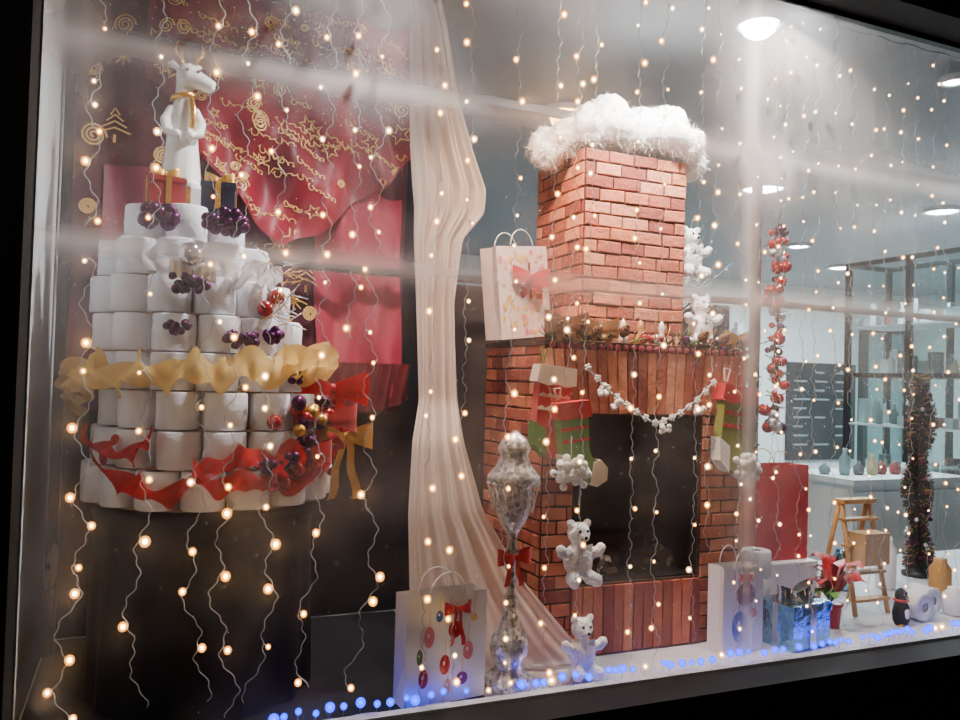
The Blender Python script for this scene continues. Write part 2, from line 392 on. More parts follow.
twist(.14,.30,1.80,-.45,.9,.07,4,.03,SHEER('silver_organza',(.7,.66,.62),.85),slope=-.02)
bow(b,(.57,.33,1.46),.12,REDS,RED,tl=1.3); bow(b,(.54,.28,1.37),.10,RED,tl=1.0); bow(b,(.47,.22,1.27),.08,RED,tl=1.0)
bow(b,(.61,.30,1.31),.09,GOLD,tl=2.2)
bow(b,(.13,.21,1.79),.065,P('champagne_ribbon',(.7,.6,.5),.3,metal=.3),tl=.6)
b.done('tree_ribbons',tree.location,parent=tree)
b=B()
def berries(c,n,spread,r,mat):
    for k in range(n):
        a=random.uniform(0,2*pi); d=spread*math.sqrt(random.random())
        b.sph(Vector(c)+Vector((d*math.cos(a),random.uniform(-.02,.0),d*.6*math.sin(a))),r*random.uniform(.8,1.2),mat,seg=10,rings=6)
berries((.04,.31,1.955),36,.052,.018,PURP); berries((.22,.31,1.955),40,.058,.018,PURP)
berries((.12,.20,1.76),16,.055,.013,PURP)
for th,R,z,cx in ((-.25,.335,1.63,.175),(.22,.33,1.60,.175),(.38,.335,1.60,.175),(.62,.335,1.62,.175),(.75,.36,1.5,.2),(.95,.38,1.42,.22),(.5,.40,1.25,.22),(.3,.41,1.24,.22),(.85,.39,1.36,.22),(.95,.39,1.28,.22),(.7,.39,1.30,.22)):
    berries(around(th,R,z,cx),9,.03,.014,PURP)
for k in range(22):
    th=random.uniform(.35,1.15); b.sph(around(th,.40,random.uniform(1.18,1.46),.225),random.uniform(.014,.026),random.choice((REDB,REDB,GOLD,PURP)),seg=12)
for th,R,z,cx in ((.62,.38,1.40,.22),(.75,.31,1.74,.17),(.35,.40,1.2,.22),(.6,.31,1.70,.17)):
    b.sph(around(th,R,z,cx),.026,REDB)
b.sph((.12,.18,1.835),.035,P('silver_bell',(.7,.68,.7),.15,metal=1))
for k in range(50):
    c=around(random.uniform(.5,1.0),.32,random.uniform(1.66,1.86),.17)
    b.tube([c,c+Vector((random.uniform(-.04,.06),random.uniform(-.05,0),random.uniform(-.03,.06)))],.0018,GOLD if k%2 else SILV,4)
b.done('tree_berry_clusters',tree.location,parent=tree)
def giftbox(name,c,s,mat,rib,rot=0):
    b=B(); R=Matrix.Rotation(rot,3,'Z'); c=Vector(c)
    b.box(c+Vector((0,0,s[2]/2)),s,mat,R); b.box(c+Vector((0,0,s[2]*.9)),(s[0]*1.06,s[1]*1.06,s[2]*.2),mat,R)
    b.box(c+Vector((0,0,s[2]/2+.001)),(s[0]*.16,s[1]*1.07,s[2]*1.01),rib,R); b.box(c+Vector((0,0,s[2]/2+.001)),(s[0]*1.07,s[1]*.16,s[2]*1.01),rib,R)
    bow(b,c+R@Vector((0,0,s[2]+.018)),s[0]*.45,rib,tails=2,tl=.3,R=R)
    return b.done(name,c)
TT=tiers[-1][0]+.1085
giftbox('red_gift_box',(.05,.42,TT),(.10,.10,.085),P('red_paper',(.25,.008,.012),.4),GOLD,.2)
giftbox('navy_gift_box',(.21,.42,TT),(.10,.10,.085),NAVY,GOLD,-.15)
b=B(); b.box((.12,.56,TT+.0425),(.11,.11,.085),WHITEP); b.box((.12,.56,TT+.0425),(.02,.112,.0855),GOLD); b.box((.12,.56,TT+.0425),(.112,.02,.0855),GOLD); b.done('white_gift_box',(.12,.56,TT))
# robed reindeer figurine: one remeshed surface
F=Vector((.100,.56,TT+.0865))
b=B()
b.lathe([(.001,0),(.064,0),(.068,.012),(.063,.05),(.055,.12),(.047,.19),(.040,.25),(.031,.29),(.027,.32),(.027,.345),(.02,.355)],F,CERAM,28,fold=lambda a,z:1+.05*math.sin(a*9)*max(0,(.25-z))*2.5)
b.sph(F+Vector((.012,-.008,.372)),.042,CERAM,(1.0,.95,1.05)); b.tube([F+Vector((.02,-.012,.368)),F+Vector((.055,-.022,.355)),F+Vector((.088,-.030,.340)),F+Vector((.094,-.031,.338))],[.036,.028,.022,.012],CERAM,14)
for s in (-1,1):
    b.tube([F+Vector((s*.034,-.005,.265)),F+Vector((s*.056,-.02,.215)),F+Vector((s*.05,-.05,.175)),F+Vector((s*.022,-.064,.165))],[.016,.017,.015,.013],CERAM,10)
    b.sph(F+Vector((s*.020,-.066,.165)),.015,CERAM)
    b.tube([F+Vector((.005+s*.022,.012,.40)),F+Vector((.0+s*.040,.02,.418)),F+Vector((-.0+s*.055,.026,.422))],[.011,.012,.004],CERAM,10)
fig=b.done('reindeer_figurine',F,remesh=.0045,sub=3)
b=B()
for sx in (-1,1):
    base=F+Vector((.012+sx*.012,0,.405)); tip=[base,base+Vector((sx*.014,.005,.03)),base+Vector((sx*.032,.005,.05)),base+Vector((sx*.026,.0,.08))]
    b.tube(tip,[.004,.0035,.003,.002],GOLD); b.tube([tip[1],tip[1]+Vector((-sx*.008,0,.03))],.0025,GOLD)
b.tube([F+Vector((.0+.034*math.cos(t),.034*math.sin(t),.305+.01*math.cos(t))) for t in [i*2*pi/16 for i in range(17)]],.009,GOLD)
b.tube([F+Vector((.02,-.034,.30)),F+Vector((.03,-.052,.25)),F+Vector((.025,-.060,.19))],[.008,.01,.008],GOLD)
b.sph(F+Vector((.040,-.044,.382)),.005,BLACK); b.sph(F+Vector((.098,-.032,.342)),.009,BLACK); b.sph(F+Vector((.006,-.047,.384)),.005,BLACK)
b.done('antlers_and_scarf',F,parent=fig)

# ------------------------------------------------------------------ fireplace
X0,X1,Y0,Y1,Z0,Z1=1.346,2.26,.35,.87,.502,1.64
ox0,ox1,oz0,oz1=1.475,2.05,.76,1.385
fp_par=bpy.data.objects.new('brick_fireplace',None); COL.objects.link(fp_par); fp_par.location=(1.8,.6,.5)
def bricks(b,O,U,V,Nn,w,h,bw,bh,g=.007):
    O,U,V,Nn=map(Vector,(O,U,V,Nn)); row=0; v=0
    while v<h-.01:
        v1=min(v+bh,h); u=-(bw/2 if row%2 else 0)+random.uniform(-.012,.0)
        while u<w-.004:
            bwj=bw*random.uniform(.88,1.12)
            a=max(u,0); c=min(u+bwj,w)
            if w-c<.02: c=w
            if c-a>.02:
                p=random.uniform(.003,.010)
                cc=O+U*((a+c)/2)+V*((v+v1)/2)+Nn*(p/2-.001)
                hx,hz=(c-a-g)/2,(v1-v-g)/2; e=.003; vs=[]; tl=random.uniform(-.002,.002)
                for k,px in enumerate((-p/2-.002,p/2-e*.6,p/2)):
                    i=e if k==2 else 0
                    for sx,sz in ((-1,-1),(1,-1),(1,1),(-1,1)):
                        vs.append(cc+U*sx*(hx-i)+V*(sz*(hz-i)+sx*tl)+Nn*px)
                fs=[(8,9,10,11)]
                for l in (0,4):
                    for q in range(4): fs.append((l+q,l+(q+1)%4,l+4+(q+1)%4,l+4+q))
                b.add(vs,fs,random.choice(BRICKS),False)
            u=c if c==w else u+bwj
        v+=bh; row+=1
b=B()
b.bb(X0,ox0,Y0,Y1,Z0,Z1,MORT); b.bb(ox1,X1,Y0,Y1,Z0,Z1,MORT); b.bb(ox0,ox1,Y0,Y1,oz1,Z1,MORT); b.bb(ox0,ox1,Y0,Y1,Z0,oz0,MORT)
b.bb(ox0,ox1,Y1-.03,Y1,oz0,oz1,BLACK)
b.bb(ox0,ox0+.006,Y0+.02,Y1-.03,oz0,oz1,BLACK); b.bb(ox1-.006,ox1,Y0+.02,Y1-.03,oz0,oz1,BLACK); b.bb(ox0,ox1,Y0+.02,Y1-.03,oz1-.006,oz1,BLACK); b.bb(ox0,ox1,Y0+.02,Y1-.03,oz0,oz0+.006,BLACK)
bw,bh=.12,.050
bricks(b,(X0,Y0,Z0),(1,0,0),(0,0,1),(0,-1,0),ox0-X0,oz1-Z0,bw,bh)
bricks(b,(ox1,Y0,Z0),(1,0,0),(0,0,1),(0,-1,0),X1-ox1,oz1-Z0,bw,bh)
bricks(b,(X0,Y1,Z0),(0,-1,0),(0,0,1),(-1,0,0),Y1-Y0,Z1-Z0,bw,bh)
bricks(b,(X1,Y0,Z0),(0,1,0),(0,0,1),(1,0,0),Y1-Y0,Z1-Z0,bw,bh)
n=21
for k in range(n):
    w=(X1-X0)/n; cx=X0+w*(k+.5); lean=(k-(n-1)/2)/n*.30
    R=Matrix.Rotation(lean,3,'Y')
    b.box((cx,Y0-.004,(oz1+Z1)/2-.003),(w-.007,.016,(Z1-oz1)-.02),random.choice(BRICKS),R)
for k in range(13):
    w=(ox1-ox0)/13; b.box((ox0+w*(k+.5),Y0-.006,(Z0+oz0)/2),(w-.006,.02,oz0-Z0-.012),random.choice(BRICKS),Matrix.Rotation(random.uniform(-.03,.03),3,'Y'))
b.done('fireplace_body',fp_par.location,parent=fp_par)
b=B(); b.bb(X0-.01,X1+.01,Y0-.01,Y1+.0,Z1,Z1+.018,WOODD)
LACE=P('lace_red',(.25,.02,.03),.8)
for k in range(26):
    cx=X0+.02+k*(X1-X0-.04)/25; b.sph((cx,Y0-.014,Z1-.002),.014,LACE,(1,.3,1),8,6)
b.done('mantel_shelf',fp_par.location,parent=fp_par)
MZ=Z1+.019
cx0,cx1,cy0,cy1,cz0,cz1=1.58,2.06,.50,.90,MZ,2.43
b=B(); b.bb(cx0,cx1,cy0,cy1,cz0,cz1,MORT)
bricks(b,(cx0,cy0,cz0),(1,0,0),(0,0,1),(0,-1,0),cx1-cx0,cz1-cz0,.12,.0515)
bricks(b,(cx0,cy1,cz0),(0,-1,0),(0,0,1),(-1,0,0),cy1-cy0,cz1-cz0,.12,.0515)
bricks(b,(cx1,cy0,cz0),(0,1,0),(0,0,1),(1,0,0),cy1-cy0,cz1-cz0,.12,.0515)
b.done('chimney',fp_par.location,parent=fp_par)
LEAFD=P('dry_leaf',(.05,.03,.02),.7)
b=B()
for k,(x,y,z,a) in enumerate(((1.65,.5,.808,.2),(1.78,.55,.808,-.3),(1.9,.5,.808,.5),(1.76,.52,.87,.1))):
    R=Matrix.Rotation(a,3,'Z')@Matrix.Rotation(pi/2,3,'Y'); b.lathe([(.03,-.14),(.038,-.13),(.036,0),(.038,.13),(.03,.14)],(x,y,z),P('bark%d'%k,(.04,.022,.016),.9,bump=1),12,R)
for k in range(70):
    x=random.uniform(1.52,2.0); y=random.uniform(.40,.6); z=random.uniform(.785,.83); a=random.uniform(0,6)
    b.strip([(x,y,z),(x+.03*math.cos(a),y,z+.03*abs(math.sin(a))),(x+.05*math.cos(a),y,z+.03*abs(math.sin(a)))],[(0,.01,.02)]*3,SILV if k%9==0 else LEAFD)
b.done('fireplace_logs',(1.78,.5,.77))
SN=((1.63,.6,2.50,.09),(1.57,.62,2.49,.085),(1.52,.72,2.48,.08),(1.50,.66,2.43,.06),(1.60,.52,2.50,.065),(1.68,.62,2.55,.10),(1.74,.6,2.59,.10),(1.72,.7,2.59,.10),(1.83,.6,2.54,.09),(1.93,.62,2.57,.11),(2.02,.6,2.58,.11),(2.09,.62,2.53,.10),(2.13,.56,2.45,.07),(1.9,.75,2.53,.11),(2.0,.8,2.54,.12),(1.7,.82,2.50,.11),(1.70,.52,2.53,.06),(1.8,.52,2.51,.06),(1.9,.51,2.52,.06),(1.98,.5,2.53,.075),(2.07,.5,2.51,.07),(2.14,.6,2.56,.05))
b=B()
for (x,y,z,r) in SN: b.sph((x,y,z),r,WHITEF)
sn=b.done('chimney_snow',(1.83,.65,2.45),remesh=.012,disp=.045,dscale=.05)
b=B()
for k in range(6000):
    x,y,z,r=random.choice(SN); d=Vector((random.gauss(0,1),random.gauss(0,1),random.gauss(0,1))).normalized()
    p=Vector((x,y,z))+d*r*.95; e=(d+Vector((random.gauss(0,.6),random.gauss(0,.6),random.gauss(0,.6)))).normalized()*random.uniform(.015,.035)
    if p.z<2.44 and p.x>1.57 and p.x<2.06 and p.y>.49: continue
    s=d.cross(e).normalized()*.0022 if d.cross(e).length>.001 else Vector((.002,0,0))
    b.strip([p,p+e*.6,p+e+Vector((0,0,-.006))],[s,s*.7,s*.15],WHITEF)
b.done('snow_fibres',(1.83,.65,2.45),parent=sn)

def stocking(c,s,m1,m2,m3,rot):
    b=B(); R=Matrix.Rotation(rot,3,'Y')
    leg=[(-.07,.0),(-.065,-.20),(-.05,-.27),(.0,-.315),(.08,-.33),(.125,-.315),(.13,-.275),(.105,-.24),(.07,-.22),(.06,-.18),(.07,0)]
    b.prism([(x*s,z*s) for x,z in leg],c,.05*s,m1,R)
    b.prism([(x*s,z*s) for x,z in ((.05,-.332),(.08,-.345),(.13,-.325),(.14,-.275),(.11,-.235),(.075,-.24))],c,.056*s,m3,R)
    b.prism([(x*s,z*s) for x,z in ((-.075,-.19),(-.06,-.28),(-.01,-.32),(-.02,-.22))],c,.056*s,m3,R)
    b.prism([(x*s,z*s) for x,z in ((-.078,.02),(-.085,-.045),(-.04,-.055),(0,-.047),(.04,-.055),(.083,-.045),(.078,.02))],c,.064*s,m2,R)
    for k in range(2): b.prism([(x*s,(z-.09-.05*k)*s) for x,z in ((-.066,.0),(-.05,.01),(-.035,0),(-.02,.01),(0,0),(.02,.01),(.035,0),(.05,.01),(.064,0),(.064,-.007),(-.066,-.007))],c,.054*s,m2,R)
    b.tube([Vector(c)+R@Vector((-.06*s,0,.03*s)),Vector(c)+R@Vector((-.07*s,0,.08*s)),Vector(c)+R@Vector((-.04*s,0,.08*s)),Vector(c)+R@Vector((-.05*s,0,.03*s))],.004,m3)
    return b
b=stocking((1.36,.30,1.54),.95,RED,P('cream_felt',(.7,.62,.5),.9),GREEN,.1); b.done('christmas_stocking',(1.36,.295,1.5),bevel=.01)
b=stocking((1.40,.250,1.42),.85,GREEN,P('red_felt2',(.5,.02,.02),.9),P('cream_felt2',(.75,.65,.5),.9),-.12); b.done('christmas_stocking.001',(1.4,.262,1.38),bevel=.01)
b=stocking((2.17,.295,1.49),1.0,P('olive_felt',(.22,.26,.06),.9),RED,WHITEF,.12); b.done('christmas_stocking.002',(2.17,.295,1.47),bevel=.01)
b=B()
def garl(p0,p1,sag,n,r=.014):
    p0,p1=Vector(p0),Vector(p1); pts=[]
    for i in range(n+1):
        q=i/n; p=p0.lerp(p1,q); p.z-=sag*4*q*(1-q); pts.append(p)
    b.tube(pts,.003,WIRE)
    for i,p in enumerate(pts):
        if i%2==0:
            for a in range(5):
                an=a*2*pi/5+i; b.sph(p+Vector((math.cos(an)*r,-.008,math.sin(an)*r)),r*.55,WHITEF,seg=8,rings=6)
            b.sph(p+Vector((0,-.012,0)),r*.5,CERAM,seg=8,rings=6)
        else: b.sph(p,r*.5,SILV,seg=8,rings=6)
garl((1.50,.315,1.56),(1.80,.315,1.36),.02,14,.010); garl((1.80,.315,1.36),(2.07,.315,1.52),.03,14,.010)
for bx,bz in ((1.62,1.43),(1.56,1.48),(1.84,1.345),(2.0,1.41)):
    for _ in range(7): b.sph((bx+random.uniform(-.022,.022),.31+random.uniform(-.02,0),bz+random.uniform(-.018,.018)),.010,WHITEF,seg=8,rings=6)
b.done('white_pompom_garland',(1.8,.31,1.4))
for i,(x,y,z,n) in enumerate(((1.37,.185,1.20,30),(2.17,.225,1.19,26))):
    b=B(); b.tube([(x,y,z+.12),(x,y,z+.05)],.002,WIRE)
    for k in range(n):
        a=random.uniform(0,6.28); d=random.uniform(.01,.065); c=Vector((x+d*math.cos(a),y+random.uniform(-.02,.02),z+d*math.sin(a)))
        b.sph(c,.014,WHITEF,seg=8,rings=6)
    for k in range(5):
        a=k*2*pi/5; b.sph((x+.03*math.cos(a),y-.02,z+.03*math.sin(a)),.02,CERAM,(1,.5,1))
    b.done('white_flower_cluster'+('' if i==0 else '.%03d'%i),(x,y,z))

def bear(name,c,s):
    b=B(); c=Vector(c)
    parts=[((0,0,.07),.055,(1,.85,1.15)),((0,0,.165),.042,(1,.9,.95)),((-.033,0,.2),.016,(1,.7,1)),((.033,0,.2),.016,(1,.7,1)),((0,-.035,.155),.02,(1,.8,.8)),
      ((-.06,-.015,.10),.024,(1.3,.9,.8)),((.06,-.015,.10),.024,(1.3,.9,.8)),((-.08,-.02,.115),.018,(1,1,1)),((.08,-.02,.115),.018,(1,1,1)),
      ((-.035,-.03,.015),.028,(.9,1.3,.9)),((.035,-.03,.015),.028,(.9,1.3,.9)),((-.045,-.055,.01),.022,(1,.8,1.1)),((.045,-.055,.01),.022,(1,.8,1.1))]
    for p,r,sc in parts: b.sph(c+Vector(p)*s,r*s,WHITEF,sc)
    o=b.done(name,c,remesh=.006,disp=.008,dscale=.012)
    e=B()
    for p,r in (((-.015,-.037,.178),.005),((.015,-.037,.178),.005),((0,-.053,.158),.006)): e.sph(c+Vector(p)*s,r*s,BLACK)
    bow(e,c+Vector((0,-.045,.12))*s,.03*s,WHITEP,tails=2,tl=.8)
    e.done('face_and_bow',c,parent=o); return o
bear('white_teddy_bear',(1.44,.24,.81),1.0)
b=B(); b.tube([(1.44,.24,1.025),(1.46,.27,1.16),(1.50,.325,1.36)],.0025,WIRE)
b.done('hanging_string',(1.45,.26,1.1))
bear('white_teddy_bear.001',(1.41,.15,.525),.9)
bear('white_teddy_bear.002',(2.17,.60,1.98),1.0)
bear('white_teddy_bear.003',(2.17,.52,MZ+.02),1.0)
b=B()
for x in (1.43,1.49,1.55):
    b.lathe([(.025,0),(.028,.02),(.022,.05),(.024,.07),(.018,.072),(.018,.06)],(x,.445,MZ),GOLD,16)
    b.lathe([(.017,.06),(.017,.07),(.003,.071)],(x,.445,MZ),PAPER,12); b.sph((x,.445,MZ+.082),.006,BULB,(1,1,1.8),8,6)
b.done('tealight_candle_holders',(1.5,.445,MZ))
PINEC=P('pine_cone',(.16,.07,.03),.7,bump=.8)
b=B()
for k in range(220):
    x=random.choice((random.uniform(1.36,1.62),random.uniform(1.36,1.62),random.uniform(1.95,2.25),random.uniform(1.4,2.2))); y=random.uniform(.345,.38); z=MZ+.004; a=random.uniform(0,pi)
    c=Vector((x,y,z)); d=Vector((math.cos(a)*.05,random.uniform(-.04,.0),abs(math.sin(a))*.07+.005)); b.tube([c,c+d*.6,c+d],[.004,.003,.001],random.choice((WOODL,GOLD,GARL,GREEN,GARL,WOODD)),4)
for k in range(30):
    b.sph((random.choice((random.uniform(1.36,1.6),random.uniform(1.98,2.24),random.uniform(1.4,2.2))),random.uniform(.345,.38),MZ+.022),random.uniform(.012,.021),random.choice((REDB,REDB,GOLD,SILV,PURP)),seg=12)
for k in range(7):   # pine cones
    x=(1.38,1.47,1.53,1.66,2.02,2.12,2.23)[k]; R=Matrix.Rotation(random.uniform(.5,1.3),3,'X')
    for j in range(6):
        rj=(.012,.019,.022,.020,.015,.008)[j]; b.lathe([(rj*.7,j*.010),(rj,j*.010+.003),(rj*.7,j*.010+.010)],(x,.335,MZ+.024),PINEC,9,R)
bow(b,(1.42,.33,MZ+.06),.09,P('bronze_ribbon',(.25,.12,.06),.4,metal=.6),tl=.8); bow(b,(1.56,.33,MZ+.05),.08,P('gold_brown_ribbon',(.35,.18,.07),.4,metal=.5),tl=.8); bow(b,(2.2,.33,MZ+.04),.06,GOLD,tl=.8)
b.done('mantel_greenery',(1.8,.37,MZ))
b=B()
for k,x in enumerate((1.72,1.80,1.90)):
    b.lathe([(.022,0),(.02,.03),(.008,.05),(.014,.065),(.012,.08),(.002,.1)],(x,.42,MZ),(CERAM,WOODL,CERAM,GOLD)[k],14)
b.done('mantel_small_figurines',(1.85,.42,MZ))

def bag(name,c,w,h,d,mat,prints,rot=0,tilt=0,handle=WHITEP):
    b=B(); R=Matrix.Rotation(rot,3,'Z')@Matrix.Rotation(tilt,3,'Y'); c=Vector(c)
    T=lambda x,y,z:c+R@Vector((x,y,z))
    vs=[T(x,y,z) for z in (0,h) for x,y in ((-w/2,-d/2),(w/2,-d/2),(w/2,d/2),(-w/2,d/2))]
    b.add(vs,[(3,2,1,0),(0,1,5,4),(2,3,7,6)],mat,False)
    for s in (1,-1):
        v=[T(s*w/2,-d/2,0),T(s*w/2,d/2,0),T(s*w/2,d/2,h),T(s*w/2,-d/2,h),T(s*(w/2-.015),0,h*.35),T(s*(w/2-.02),0,h)]
        b.add(v,[(0,4,5,3),(4,1,2,5),(0,1,4)],mat,False)
    for yy in (-d/2,d/2): b.tube([T(w*.22*math.cos(t)*-1,yy,h-.005+.07*math.sin(t)) for t in [i*pi/12 for i in range(13)]],.0022,handle)
    prints(b,lambda x,z,k=0:T(x*w,-d/2-.0015-k*.001,z*h),w)
    return b.done(name,c)
def disc(b,T,x,z,r,mat,w,k=0,asp=1,n=20):
    c=T(x,z,k); up=(T(x,z+.01,k)-c).normalized(); rt=(T(x+.01,z,k)-c).normalized()
    b.add([c+rt*r*math.cos(i*2*pi/n)+up*r*asp*math.sin(i*2*pi/n) for i in range(n)],[tuple(range(n))],mat,False)
def pr1(b,T,w):
    for x,z,r,m,a in ((-.22,.62,.018,PINK,1.8),(.1,.66,.024,RED,1.1),(.27,.45,.018,PINK,1.6),(-.02,.35,.018,RED,1.7),(.2,.2,.020,VIOL,1),(-.28,.25,.016,RED,1.8),(.34,.75,.012,GOLDP,1),(-.33,.45,.010,GREEN,2.4),(-.1,.8,.012,BLUE,1.5),(.02,.15,.012,GOLDP,2)):
        disc(b,T,x,z,r,m,w,0,a); disc(b,T,x-.012,z+.015,r*.22,WHITEP,w,1,a); b.strip([T(x,z),T(x+.01,z+.25)],[(.002,0,0)]*2,GOLDP)
    bow(b,T(.12,.86,3),.045,RED,tl=2.6)
def pr2(b,T,w):
    disc(b,T,.05,.68,.045,VIOL,w); disc(b,T,-.1,.3,.035,BLUE,w,0,1.7); disc(b,T,.02,.72,.014,PINK,w,1); disc(b,T,-.12,.32,.008,WHITEP,w,1,2.2)
    disc(b,T,.25,.45,.018,PINK,w); b.strip([T(.05,.8),T(.05,.98)],[(.004,0,0)]*2,VIOL); b.strip([T(-.1,.45),T(-.12,.98)],[(.004,0,0)]*2,BLUE)
    bow(b,T(.05,.88,3),.03,RED,tl=1.0)
def pr3(b,T,w):
    for k in range(60): disc(b,T,random.uniform(-.44,.44),random.uniform(.05,.95),random.uniform(.006,.014),random.choice((GOLDP,PINK,GOLDP)),w,0,random.uniform(.5,1.6),8)
    c=T(.1,.62,6)
    for a in range(4):
        an=a*pi/4; v=(T(.1+.30*math.cos(an),.62,6)-c)+(T(.1,.62+.20*math.sin(an),6)-c); b.strip([c-v,c+v],[(.009,0,.009)]*2,REDB)
    bow(b,T(.1,.66,10),.085,RED,tl=1.0)
bag('gift_bag',(.90,.15,.504),.28,.335,.08,WHITEP,pr1,.12)
bag('gift_bag.001',(2.14,.24,.502),.19,.32,.09,WHITEP,pr2,.0)
bag('gift_bag.002',(1.39,.66,MZ+.017),.26,.36,.10,P('cream_gift_paper',(.72,.56,.50),.6),pr3,.25,-.12)

b=B(); lx0,ly0=1.145,.165
pf=[(.001,0),(.075,.0),(.085,.02),(.07,.045),(.045,.06),(.052,.09),(.066,.13),(.056,.17),(.034,.20),(.022,.25),(.028,.28),(.014,.31),(.014,.42),(.026,.44),(.014,.46),(.018,.50),(.038,.53),(.056,.57),(.064,.62),(.062,.655),(.088,.675),(.086,.69),(.06,.72),(.045,.755),(.055,.78),(.040,.81),(.016,.83),(.001,.84)]
b.lathe(pf,(lx0,ly0,.502),SILV,28)
for k in range(18):
    a=k*2*pi/18; b.sph((lx0+.085*math.cos(a),ly0+.085*math.sin(a)*.8,.502+.665),.008,SILV,seg=8,rings=6)
    b.tube([(lx0+.083*math.cos(a),ly0+.083*math.sin(a),.502+.655),(lx0+.066*math.cos(a+.3),ly0+.066*math.sin(a+.3),.502+.57)],.002,CERAM,4)
bow(b,(lx0,ly0-.02,.93),.06,RED,tl=1.6)
b.done('mirrored_candle_lantern',(lx0,ly0,.502))

b=B(); pts=[(2.75+.012*math.sin(k*1.3),.70,2.68-.055*k) for k in range(26)]
b.tube(pts,.004,GARL)
for k,p in enumerate(pts[8:]):
    for j in range(3): b.sph(Vector(p)+Vector((random.uniform(-.035,.035),random.uniform(-.03,.03),random.uniform(-.02,.02))),random.uniform(.014,.032),random.choice((REDB,REDB,PURP,SILV,REDB)),seg=12)
    for j in range(5): b.tube([p,Vector(p)+Vector((random.uniform(-.06,.06),random.uniform(-.04,.04),random.uniform(-.03,.03)))],.003,GARL,4)
b.done('red_bauble_garland',(2.75,.7,1.7))
b=B(); c=Vector((2.16,.78,MZ)); b.lathe([(.03,0),(.04,.05),(.03,.12),(.02,.14),(.025,.15)],c,SILV,16)
for k in range(24):
    a=random.uniform(0.0,1.2); r=random.uniform(.3,.55); e=c+Vector((math.sin(a)*r*.8,random.uniform(-.06,.03),.14+math.cos(a)*r))
    b.tube([c+Vector((0,0,.1)),c.lerp(e,.5)+Vector((0,0,.06)),e],[.003,.002,.001],SILV,4)
    for j in range(3): q=c.lerp(e,random.uniform(.5,1)); b.sph(q,.006,CERAM,seg=6,rings=4)
b.done('silver_twig_vase',c)

b=B(); b.bb(2.47,2.83,.50,.72,.502,.74,WHITEP); b.done('white_display_box',(2.65,.6,.502),bevel=.005)
bag('red_gift_bag',(2.64,.60,.742),.33,.42,.12,P('red_bag_paper',(.50,.006,.018),.3),lambda b,T,w:[b.strip([T(-.4+.2*k,.1),T(-.4+.2*k,.9)],[(.003,0,0)]*2,VIOL) for k in range(5)],0.0,0,GOLD)
giftbox('foil_gift_box',(2.42,.22,.502),(.22,.16,.17),BLUEF,P('silver_ribbon',(.8,.8,.85),.2,metal=1),.15)
b=B()
for k in range(3): roll(b,(2.40,.42,.502+.109*k))
b.done('toilet_roll_stack',(2.40,.42,.502))
b=B(); c=Vector((2.74,.34,.502))
b.lathe([(.035,0),(.045,.09),(.05,.09),(.05,.10),(.04,.10)],c,RED,18)
for k in range(26):
    a=k*2.4; r=.05+.03*(k%3); z=.15+.04*(k%4); L0=c+Vector((0,0,.1)); d=Vector((math.cos(a),math.sin(a),0))
    pts=[L0,c+d*r*.5+Vector((0,0,z)),c+d*r+Vector((0,0,z+.02)),c+d*(r+.035)+Vector((0,0,z))]
    wv=Vector((-d.y,d.x,0.25)); b.strip(pts,[wv*.006,wv*.035,wv*.05,wv*.004],RED if k%4 else GREEN)
b.done('poinsettia_plant',c)
b=B(); lx,ly=3.05,.50
for sx in (-.10,.10):
    b.tube([(lx+sx,ly-.10,.505),(lx+sx*.85,ly,1.0)],.011,WOODL,8); b.tube([(lx+sx,ly+.12,.505),(lx+sx*.85,ly+.01,1.0)],.011,WOODL,8)
for k in range(4):
    q=(k+.6)/4.3; b.box((lx,ly-.10+.10*q,.505+.495*q),(.20,.05,.012),WOODL)
b.box((lx,ly,1.0),(.2,.06,.02),WOODL); b.box((lx+.0,ly-.075,.80),(.15,.10,.14),P('kraft_box',(.5,.33,.15),.7))
b.done('wooden_step_ladder',(lx,ly,.502))
b=B(); roll(b,(3.20,.36,.565),Matrix.Rotation(pi/2,3,'X')); roll(b,(3.33,.42,.565),Matrix.Rotation(pi/2,3,'X')); b.done('toilet_roll',(3.2,.3,.502))
b=B(); c=Vector((3.06,.26,.502))
b.lathe([(.025,0),(.034,.02),(.036,.05),(.028,.09),(.02,.10),(.026,.12),(.024,.14),(.01,.155),(.001,.158)],c,BLACK,18)
b.sph(c+Vector((0,-.014,.05)),.028,WHITEP,(.8,.9,1.2)); b.lathe([(.008,0),(.001,.02)],c+Vector((0,-.025,.125)),GOLD,8,Matrix.Rotation(pi/2,3,'X'))
for s in (-1,1): b.sph(c+Vector((s*.036,0,.06)),.014,BLACK,(.5,.9,2)); b.sph(c+Vector((s*.014,-.012,.004)),.012,GOLD,(1,1.4,.4)); b.sph(c+Vector((s*.009,-.022,.135)),.003,WHITEP)
b.tube([c+Vector((.026*math.cos(t),.026*math.sin(t),.105)) for t in [i*pi/8 for i in range(17)]],.007,RED)
b.done('penguin_figurine',c)
b=B(); c=Vector((3.97,.9,.502)); b.tube([c,c+Vector((0,0,1.08))],.008,WOODD)
b.lathe([(.08,0),(.08,.02),(.02,.04)],c,DARK,16)
for k in range(3200):
    z=.03+1.06*random.random(); a=random.uniform(0,6.28); r=.066+.018*math.sin(z*17); p=c+Vector((.012*math.sin(z*9),0,z)); d=Vector((math.cos(a)*r,math.sin(a)*r,random.uniform(-.04,.04)))
    b.strip([p,p+d],[(0,.003,.010),(0,.001,.004)],GARL if k%5 else (VIOL if k%2 else WOODL))
for k in range(40):
    z=.05+1.0*random.random(); a=random.uniform(0,6.28); r=.06; b.sph(c+Vector((math.cos(a)*r,math.sin(a)*r,z)),.012,random.choice((SILV,REDB,PURP)),seg=8,rings=6)
b.done('tinsel_garland_column',c)
b=B()
